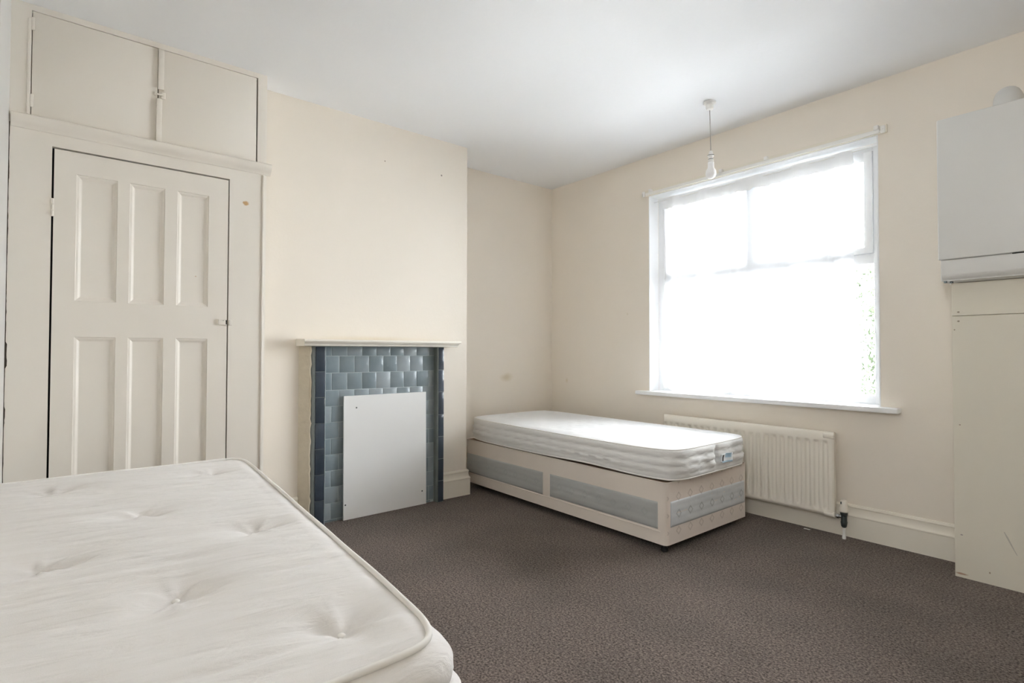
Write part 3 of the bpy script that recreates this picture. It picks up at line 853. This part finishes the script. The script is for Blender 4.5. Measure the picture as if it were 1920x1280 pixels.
def side_double(s, t, p):
    w = math.sin(math.pi*min(1, t))
    c = math.exp(-((p.x+.84)/.10)**2)*math.exp(-((p.y-.50)/.16)**2)
    k = sm01(t/.10)*(1-.3*sm01((t-.5)/.5))
    return .022*c*k + (0 if t > .99 else w*(.012*fbm(s*3.5, t*6, 2.2)+.016*fbm(s*7+5*t, t*13, 7.1)+.008*math.sin(s*20+14*t)*fbm(s*2, t*3, 1.0)))
mt, loopP, botP, nr = mattress('mattress', bed, M['tick'], M['tick'], -2.802, -.816, -.685, .524, BT, .352, .026, 24, .0075, top_double, prof, side_double, shear)
bm = BM(); pts = []
L_ = len(loopP)
for i in range(L_):
    q = loopP[i]; jitter = .0008*math.sin(i*.11)
    pts.append(q+Vector((nr[i].x*(.000), nr[i].y*.000, .006+jitter)))
pts = pts[::2]
tube(bm, pts, .0062, 10, closed=True)
pp = obj('top_piping', bm, M['piping'], mt, smooth=True)
for (bx, by) in buttons:
    dz = top_double(bx, by, 2*(bx+1.832)/1.98, 2*(by+.0825)/1.205)[2]
    X, Y, Z = shear((bx, by, BT+dz))
    bm = BM(); lathe(bm, [(.002, -.002), (.007, 0), (.008, .003), (.005, .006), (.001, .007)], (X, Y, Z+.002), 'z', 12)
    obj('tuft_button', bm, M['piping'], mt, smooth=True)
# divan below (mostly out of view)
bm = BM(); box(bm, -2.815, -.84, -.67, .535, .05, .350, .02, 3)
for v in bm.verts: v.co = Vector(shear(v.co))
auto(obj('divan_base', bm, M['divan_cream'], bed))
for (x, y) in ((-2.70, -.58), (-2.70, .50), (-.95, -.58), (-.95, .42)):
    bm = BM(); lathe(bm, [(.022, 0), (.025, .006), (.025, .030), (.018, .036), (.018, .05)], (x, y, 0), 'z', 16)
    obj('castor', bm, M['castor'], bed, smooth=False)

# single divan base
div = thing('single_divan_base', 'peach and grey-blue damask divan base of the single bed by the radiator', 'bed base', (-2.685, 2.95, 0))
DX0, DX1, DY0, DY1, DZ0, DZ1 = -3.665, -1.745, 2.507, 3.380, .046, .386
def rrect_prism(bm, x0, x1, y0, y1, z0, z1, r, seg=6, lip=0.0):
    pts = []
    for (cx, cy, a0) in ((x1-r, y1-r, 0), (x0+r, y1-r, 90), (x0+r, y0+r, 180), (x1-r, y0+r, 270)):
        for k in range(seg+1):
            a = math.radians(a0+90*k/seg); pts.append((cx+r*math.cos(a), cy+r*math.sin(a)))
    a = [bm.verts.new((p[0], p[1], z0)) for p in pts]; b_ = [bm.verts.new((p[0], p[1], z1)) for p in pts]
    n = len(pts)
    fs = [bm.faces.new((a[i], a[(i+1) % n], b_[(i+1) % n], b_[i])) for i in range(n)]
    bm.faces.new(a); top = bm.faces.new(b_)
    return fs, top
bm = BM(); fs, top = rrect_prism(bm, DX0, DX1, DY0, DY1, DZ0, DZ1, .028)
for f in fs:
    c = f.calc_center_median()
    if c.x > DX1-.003: f.material_index = 1
top.material_index = 2
auto(obj('fabric_box', bm, None, div, mats=[M['divan_cream'], M['divan_end'], M['hessian']]), 50)
bm = BM(); pts = []
for (cx, cy, a0) in ((DX1-.028, DY1-.028, 0), (DX0+.028, DY1-.028, 90), (DX0+.028, DY0+.028, 180), (DX1-.028, DY0+.028, 270)):
    for k in range(7):
        a = math.radians(a0+15*k); pts.append((cx+.029*math.cos(a), cy+.029*math.sin(a), DZ1))
tube(bm, pts, .003, 6, closed=True)
obj('top_seam', bm, M['divan_cream'], div, smooth=True)
bm = BM(); tube(bm, [(DX0+.04, DY0-.001, .118), (-2.7, DY0-.001, .117), (DX1-.04, DY0-.001, .116)], .0028, 6)
obj('lower_seam', bm, M['divan_cream'], div, smooth=True)
def quilt_panel(name, axis, a0, a1, z0, z1, base, mat, sgn):
    bm = BM(); na = int((a1-a0)/.012); nz = 12; g = []
    for i in range(na+1):
        row = []
        for j in range(nz+1):
            a = a0+(a1-a0)*i/na; z = z0+(z1-z0)*j/nz
            e = min(i, na-i, j*1.0, nz-j)/2.0; e = min(1, e)
            h = .0005+(.0035 if axis == 'x' else .0012)*e+.0018*e*fbm(a*12, z*30, 4.0)+.0012*e*math.sin(z*170+3*fbm(a*4, z*4, 2))
            row.append(bm.verts.new((a, base+sgn*h, z) if axis == 'x' else (base+sgn*h, a, z)))
        g.append(row)
    for i in range(na):
        for j in range(nz): bm.faces.new((g[i][j], g[i+1][j], g[i+1][j+1], g[i][j+1]))
    border = [g[i][0] for i in range(na)]+[g[na][j] for j in range(nz)]+[g[i][nz] for i in range(na, 0, -1)]+[g[0][j] for j in range(nz, 0, -1)]
    bk = [bm.verts.new((v.co.x, base-sgn*.004, v.co.z) if axis == 'x' else (base-sgn*.004, v.co.y, v.co.z)) for v in border]
    n = len(border)
    for i in range(n): bm.faces.new((border[i], border[(i+1) % n], bk[(i+1) % n], bk[i]))
    bm.faces.new(bk)
    return obj(name, bm, mat, div, smooth=True)
quilt_panel('drawer_panel', 'x', -3.650, -2.735, .124, .276, DY0, M['panel_side'], -1)
quilt_panel('drawer_panel', 'x', -2.664, -1.800, .127, .276, DY0, M['panel_side'], -1)
quilt_panel('end_panel', 'y', 2.545, 3.350, .140, .280, DX1, M['panel_end'], 1)
for (x, y) in ((-1.787, 2.550), (-3.56, 2.62), (-1.83, 3.31), (-3.56, 3.31)):
    bm = BM(); lathe(bm, [(.016, 0), (.020, .004), (.020, .022), (.014, .026), (.014, .050)], (x, y, 0), 'z', 16)
    auto(obj('castor', bm, M['castor'], div))

# single mattress
sm = thing('single_mattress', 'thin white quilted single mattress lying crooked on the divan base', 'mattress', (-2.685, 2.95, .39))
MT, MB = .570, .3945
def top_single(x, y, a, b):
    ea = min(1, (1-abs(a))*.94/.07); eb = min(1, (1-abs(b))*.44/.07); e = max(0, min(ea, eb))
    dz = -.010*(1-e)**2+.006*(1-a*a)*(1-b*b)
    dz += .0035*fbm(x*5, y*5, 1.0)*e+.002*fbm(x*16, y*16, 4.0)*e
    dz += .0014*e*math.sin(x*58)*math.sin(y*58)
    return 0, 0, dz
profs = [(.03, .004), (.08, .007), (.14, .008), (.20, .007), (.25, .004), (.28, .004), (.33, .008), (.40, .012), (.47, .012), (.53, .009), (.56, .009), (.61, .013), (.68, .014), (.75, .012), (.80, .008), (.84, .008), (.90, .009), (.96, .005), (1.0, .000)]
TAGY = 3.03
def side_single(s, t, p):
    w = math.sin(math.pi*min(1, t))
    e = p.x > -1.80
    v = w*(.004*fbm(s*6, t*4, 3.3)+.0028*math.sin(s*55+14*abs(((t*3.6)%1)-.5)+2*math.sin(s*3)))
    if e:
        v += w*(.007*fbm(s*9, t*6, 8.1)) - .020*w*math.exp(-((p.y-TAGY+.07)/.020)**2)
        v += .006*w*math.sin((p.y-TAGY)*35)*math.exp(-((p.y-TAGY)/.2)**2)
    return v
def warp_s(p):
    x, y, z = p
    u = (x+3.66)/1.94
    lift = .011*math.exp(-((u-.70)/.17)**2)*max(0, min(1, (3.1-y)/.5))*(z < .45)
    sag = -.004*math.sin(math.pi*u)
    return (x-.022*u*max(0, y-2.6), y+.014*(1-u)*max(0, (3.0-y)/.5), z+lift+sag*(z > .5))
smo, lp2, bp2, nr2 = mattress('quilted_body', sm, M['white_tick'], M['side_tick'], -3.668, -1.708, 2.499, 3.405, MT, MB, .050, 8, .010, top_single, profs, side_single, warp_s)
bm = BM(); tube(bm, [p+Vector((0, 0, .001)) for p in lp2[::2]], .0032, 8, closed=True)
obj('top_piping', bm, M['piping'], sm, smooth=True)
bm = BM(); tube(bm, [p+Vector((nr2[i].x*.002, nr2[i].y*.002, .003)) for i, p in list(enumerate(bp2))[::2]], .0052, 8, closed=True)
obj('bottom_piping', bm, M['piping'], sm, smooth=True)
xs = max(v.x for v in lp2)+.012
bm = BM()
g = []
for i in range(13):
    row = []
    for j in range(7):
        y = 2.978+.140*i/12; z = .446+.052*j/6 - .006*i/12
        row.append((xs+.004+.003*math.sin(i*.8)+.002*math.cos(j*.9), y, z))
    g.append(row)
def patch(bm, g, th=.001):
    n, m_ = len(g), len(g[0])
    F = [[bm.verts.new(q) for q in r] for r in g]; K = [[bm.verts.new((q[0]-th, q[1], q[2])) for q in r] for r in g]
    for i in range(n-1):
        for j in range(m_-1):
            bm.faces.new((F[i][j], F[i+1][j], F[i+1][j+1], F[i][j+1])); bm.faces.new((K[i][j], K[i][j+1], K[i+1][j+1], K[i+1][j]))
    for i in range(n-1):
        bm.faces.new((F[i][0], K[i][0], K[i+1][0], F[i+1][0])); bm.faces.new((F[i][-1], F[i+1][-1], K[i+1][-1], K[i][-1]))
    for j in range(m_-1):
        bm.faces.new((F[0][j], F[0][j+1], K[0][j+1], K[0][j])); bm.faces.new((F[-1][j], K[-1][j], K[-1][j+1], F[-1][j+1]))
patch(bm, g)
lab = obj('care_label', bm, M['label_white'], sm, smooth=True); lab['label'] = 'white cloth label with pale blue print'
bm = BM()
g2 = [[(q[0]+.0008, q[1], q[2]) for q in r[3:]] for r in g[5:11]]
patch(bm, g2, .0004)
g3 = [[(q[0]+.0008, q[1], q[2]) for q in r[0:2]] for r in g[1:12]]
patch(bm, g3, .0004)
obj('blue_print', bm, M['label_blue'], lab)
bm = BM(); g4 = [[(q[0]+.0010, q[1]+.003*j, q[2]) for j, q in enumerate(r[1:6])] for r in g[1:3]]
patch(bm, g4, .0004)
g5 = [[(q[0]+.0010, q[1], q[2]) for q in r[2:4]] for r in g[4:6]]
obj('black_print', bm, M['label_black'], lab)

# ------------------------------------------------------------------ radiator
rad = thing('panel_radiator', 'cream panel radiator under the window behind the single bed', 'radiator', (-1.88, 3.56, .12))
RX0, RX1, RZ0, RZ1, RY = -2.478, -1.283, .124, .622, 3.520
def sm01(t): t = max(0, min(1, t)); return t*t*(3-2*t)
cx_ch = [-1.328-.0512*k for k in range(23)]
xsr = [RX0]; x = RX0
xs_ = [RX0, RX0+.004, RX0+.010]
for c in reversed(cx_ch): xs_ += [c-.019, c-.014, c-.010, c-.004, c+.004, c+.010, c+.014, c+.019]
xs_ += [RX1-.010, RX1-.004, RX1]
zs_ = [RZ0, RZ0+.004, RZ0+.012, .142, .150, .156, .162, .170, .25, .35, .45, .535, .545, .552, .560, .568, .575, RZ1-.016, RZ1-.006, RZ1]
bm = BM(); g = []
for xx in xs_:
    row = []
    for zz in zs_:
        d = 0
        for c in cx_ch:
            if abs(xx-c) < .03:
                d = .012*(1-sm01((abs(xx-c)-.008)/.009))
        zf = sm01((zz-.146)/.022)*sm01((.572-zz)/.022)
        e = min(xx-RX0, RX1-xx, zz-RZ0, (RZ1-zz)*.8)
        edge = .010*(1-sm01(e/.011))
        row.append(bm.verts.new((xx, RY+d*zf+edge, zz)))
    g.append(row)
for i in range(len(xs_)-1):
    for j in range(len(zs_)-1): bm.faces.new((g[i][j], g[i+1][j], g[i+1][j+1], g[i][j+1]))
nx_, nz_ = len(xs_)-1, len(zs_)-1
border = [g[i][0] for i in range(nx_)]+[g[nx_][j] for j in range(nz_)]+[g[i][nz_] for i in range(nx_, 0, -1)]+[g[0][j] for j in range(nz_, 0, -1)]
bk = [bm.verts.new((v.co.x, RY+.026, v.co.z)) for v in border]
for i in range(len(border)): bm.faces.new((border[i], border[(i+1) % len(border)], bk[(i+1) % len(border)], bk[i]))
bm.faces.new(bk)
auto(obj('front_panel', bm, M['radiator'], rad), 50)
bm = BM(); box(bm, RX0+.01, RX1-.012, RY+.055, RY+.078, .112, .612, .005)
auto(obj('back_panel', bm, M['radiator'], rad))
bm = BM(); lathe(bm, [(.014, -.052), (.017, -.050), (.017, .006), (.013, .010)], (RX1-.004, RY+.010, .598), 'x', 16)
auto(obj('blanking_plug', bm, M['radiator'], rad))
bm = BM(); lathe(bm, [(.014, -.052), (.016, -.050), (.016, .004), (.012, .008)], (RX1-.004, RY+.012, .132), 'x', 16)
auto(obj('end_boss', bm, M['radiator'], rad))
for x in (-2.30, -1.50):
    bm = BM(); box(bm, x, x+.03, RY+.078, B-.0005, .30, .50)
    obj('wall_bracket', bm, M['radiator'], rad)
VX, VY = -1.236, RY+.020
bm = BM(); lathe(bm, [(.009, 0), (.009, .045)], (RX1+.002, VY, .128), 'x', 12); lathe(bm, [(.014, .010), (.014, .022)], (RX1, VY, .128), 'x', 6)
auto(obj('valve_tail', bm, M['chrome'], rad))
bm = BM(); lathe(bm, [(.009, .068), (.014, .074), (.018, .100), (.016, .106), (.016, .138), (.020, .143), (.020, .155), (.014, .160)], (VX, VY, 0), 'z', 16)
vb = auto(obj('valve_body', bm, M['dark_metal'], rad))
bm = BM(); lathe(bm, [(.020, .158), (.024, .164), (.023, .188), (.019, .200), (.018, .222), (.014, .229)], (VX, VY, 0), 'z', 20)
hd = auto(obj('valve_head', bm, M['radiator'], vb))
bm = BM(); box(bm, VX-.012, VX-.006, VY-.0185, VY-.0160, .206, .220)
obj('valve_slot', bm, M['dark_metal'], hd)
bm = BM(); lathe(bm, [(.0075, .0), (.0075, .075)], (VX, VY, 0), 'z', 12); lathe(bm, [(.0095, .001), (.0105, .008), (.0095, .022), (.0076, .026)], (VX, VY, 0), 'z', 14)
auto(obj('tail_pipe', bm, M['plastic'], rad))

bm = BM(); random.seed(2)
pts = [(-.020, -.006), (-.004, -.008), (.018, -.004), (.022, .003), (.004, .007), (-.016, .005)]
a = [bm.verts.new((-1.449+x*.9, 3.552+y, .0015+.001*(i % 2))) for i, (x, y) in enumerate(pts)]; b_ = [bm.verts.new((v.co.x, v.co.y, v.co.z+.0012)) for v in a]
for i in range(6): bm.faces.new((a[i], a[(i+1) % 6], b_[(i+1) % 6], b_[i]))
bm.faces.new(a); bm.faces.new(b_)
tag(obj('paper_scrap', bm, M['scrap'], None, origin=(-1.449, 3.552, 0)), 'tiny white scrap on the carpet under the radiator', 'scrap')

# ------------------------------------------------------------------ boiler and boxing
bo = thing('wall_boiler', 'white wall-hung boiler at the right edge, above the painted boxing', 'boiler', (-.51, B, 1.447))
BX0, BX1, BY = -.723, -.300, 3.300
bm = BM(); box(bm, BX0+.006, BX1-.006, BY+.02, B-.001, 1.450, 2.244, .004)
auto(obj('casing', bm, M['boiler_white'], bo))
bm = BM(); box(bm, BX0, BX1, BY, BY+.018, 1.554, 2.248, .006, 3)
auto(obj('front_door', bm, M['boiler_white'], bo))
bm = BM()
FPf = [(0, 1.5485), (0, 1.482), (-.004, 1.470), (-.016, 1.458), (-.040, 1.449), (-.08, 1.446), (-.08, 1.5485)]
a = [bm.verts.new((BX0+.013, BY-o, z)) for o, z in FPf]; b_ = [bm.verts.new((BX1-.008, BY-o, z)) for o, z in FPf]
for i in range(len(FPf)):
    j = (i+1) % len(FPf); bm.faces.new((a[i], a[j], b_[j], b_[i]))
bm.faces.new(a); bm.faces.new(b_)
fa = auto(obj('lower_fascia', bm, M['boiler_white'], bo), 35)
bm = BM(); box(bm, -.452, -.36, BY-.0008, BY+.010, 1.5487, 1.5535)
obj('finger_slot', bm, M['black'], fa)
for (x, y) in ((-.698, 3.318), (-.680, 3.345)):
    bm = BM(); lathe(bm, [(.007, -.006), (.007, .003)], (x, y, 1.447), 'z', 12)
    obj('fixing_screw', bm, M['dark_metal'], bo)
# flue elbow
bm = BM(); pts = [(-.485, 3.455, 2.243), (-.485, 3.455, 2.285)]
R_ = .055
for k in range(1, 10):
    a = math.radians(10*k); pts.append((-.485, 3.455+R_-R_*math.cos(a), 2.285+R_*math.sin(a)))
pts.append((-.485, B-.001, 2.285+R_))
tube(bm, pts, .050, 20)
fl = auto(obj('flue_elbow', bm, M['boiler_white'], bo), 40)

bx = thing('pipe_boxing', 'cream painted panel boxing below the boiler with screw marks and a scuff', 'boxing', (-.35, 3.5, 0))
QX1 = .02
bm = BM(); box(bm, -.690, QX1, 3.388, 3.404, .0, 1.2795, .0012)
obj('lower_panel', bm, M['boxing'], bx)
bm = BM(); box(bm, -.690, QX1, 3.388, 3.404, 1.2825, 1.4445, .0012)
obj('upper_panel', bm, M['boxing'], bx)
bm = BM(); box(bm, -.690, -.674, 3.4045, B-.001, 0, 1.4445); box(bm, QX1-.016, QX1, 3.4045, B-.001, 0, 1.4445); box(bm, -.674, QX1-.016, 3.4045, 3.42, 1.25, 1.31)
obj('side_panel', bm, M['boxing'], bx)
bm = BM()
pts = [(-.507, .262, .0015), (-.497, .240, .0035), (-.486, .215, .0032), (-.474, .188, .0022), (-.463, .165, .0012)]
l = [bm.verts.new((x-w, 3.3877, z)) for x, z, w in pts]; r = [bm.verts.new((x+w, 3.3877, z)) for x, z, w in pts]
for i in range(4): bm.faces.new((l[i], r[i], r[i+1], l[i+1]))
obj('scuff_mark', bm, paint('grey_scuff', (.52, .49, .43), .7, .15, 60), bx)

# ------------------------------------------------------------------ pendant
pe = thing('pendant_lamp_holder', 'bare white bulb hanging on a thin flex from the ceiling in front of the window', 'ceiling light', (-1.838, 3.120, H))
bm = BM(); lathe(bm, [(.038, 0), (.039, -.008), (.034, -.014), (.022, -.017), (.024, -.036), (.020, -.048), (.007, -.054)], (-1.838, 3.120, H), 'z', 28)
auto(obj('ceiling_rose', bm, M['plastic'], pe), 30)
bm = BM(); tube(bm, [(-1.838, 3.120, H-.048), (-1.836, 3.121, 2.52), (-1.832, 3.120, 2.37)], .0028, 8)
obj('flex', bm, paint('grey_flex', (.45, .43, .40), .5, .05, 30), pe, smooth=True)
bm = BM(); lathe(bm, [(.005, 2.376), (.011, 2.370), (.013, 2.352), (.019, 2.348), (.019, 2.342), (.014, 2.338), (.014, 2.322), (.017, 2.318), (.017, 2.306), (.014, 2.300)], (-1.832, 3.120, 0), 'z', 20)
ho = auto(obj('lamp_holder', bm, M['plastic'], pe), 35)
bm = BM(); lathe(bm, [(.0195, 2.3485), (.0203, 2.3475), (.0195, 2.3455)], (-1.832, 3.120, 0), 'z', 20)
obj('shade_ring', bm, M['dark_metal'], ho)
bm = BM(); lathe(bm, [(.0150, 2.324), (.0155, 2.320), (.0150, 2.314)], (-1.832, 3.120, 0), 'z', 20)
obj('shade_ring', bm, M['dark_metal'], ho)
bm = BM()
pr = [(.013, 2.304), (.014, 2.296), (.017, 2.286), (.022, 2.272)]
for k in range(0, 13):
    a = math.radians(125-k*10.3); pr.append((.0305*math.sin(a) if k else .025, 2.236+.0305*math.cos(math.radians(180-(125-k*10.3)))*-1 if False else 0))
pr = [(.013, 2.304), (.0185, 2.302), (.0190, 2.285), (.0195, 2.268), (.024, 2.260), (.0295, 2.250)]
for k in range(9):
    a = math.radians(20-k*13.5); pr.append((max(.0008, .0325*math.cos(a)), 2.231+.0325*math.sin(a)))
lathe(bm, pr, (-1.832, 3.120, 0), 'z', 28)
obj('light_bulb', bm, M['bulb'], pe, smooth=True)
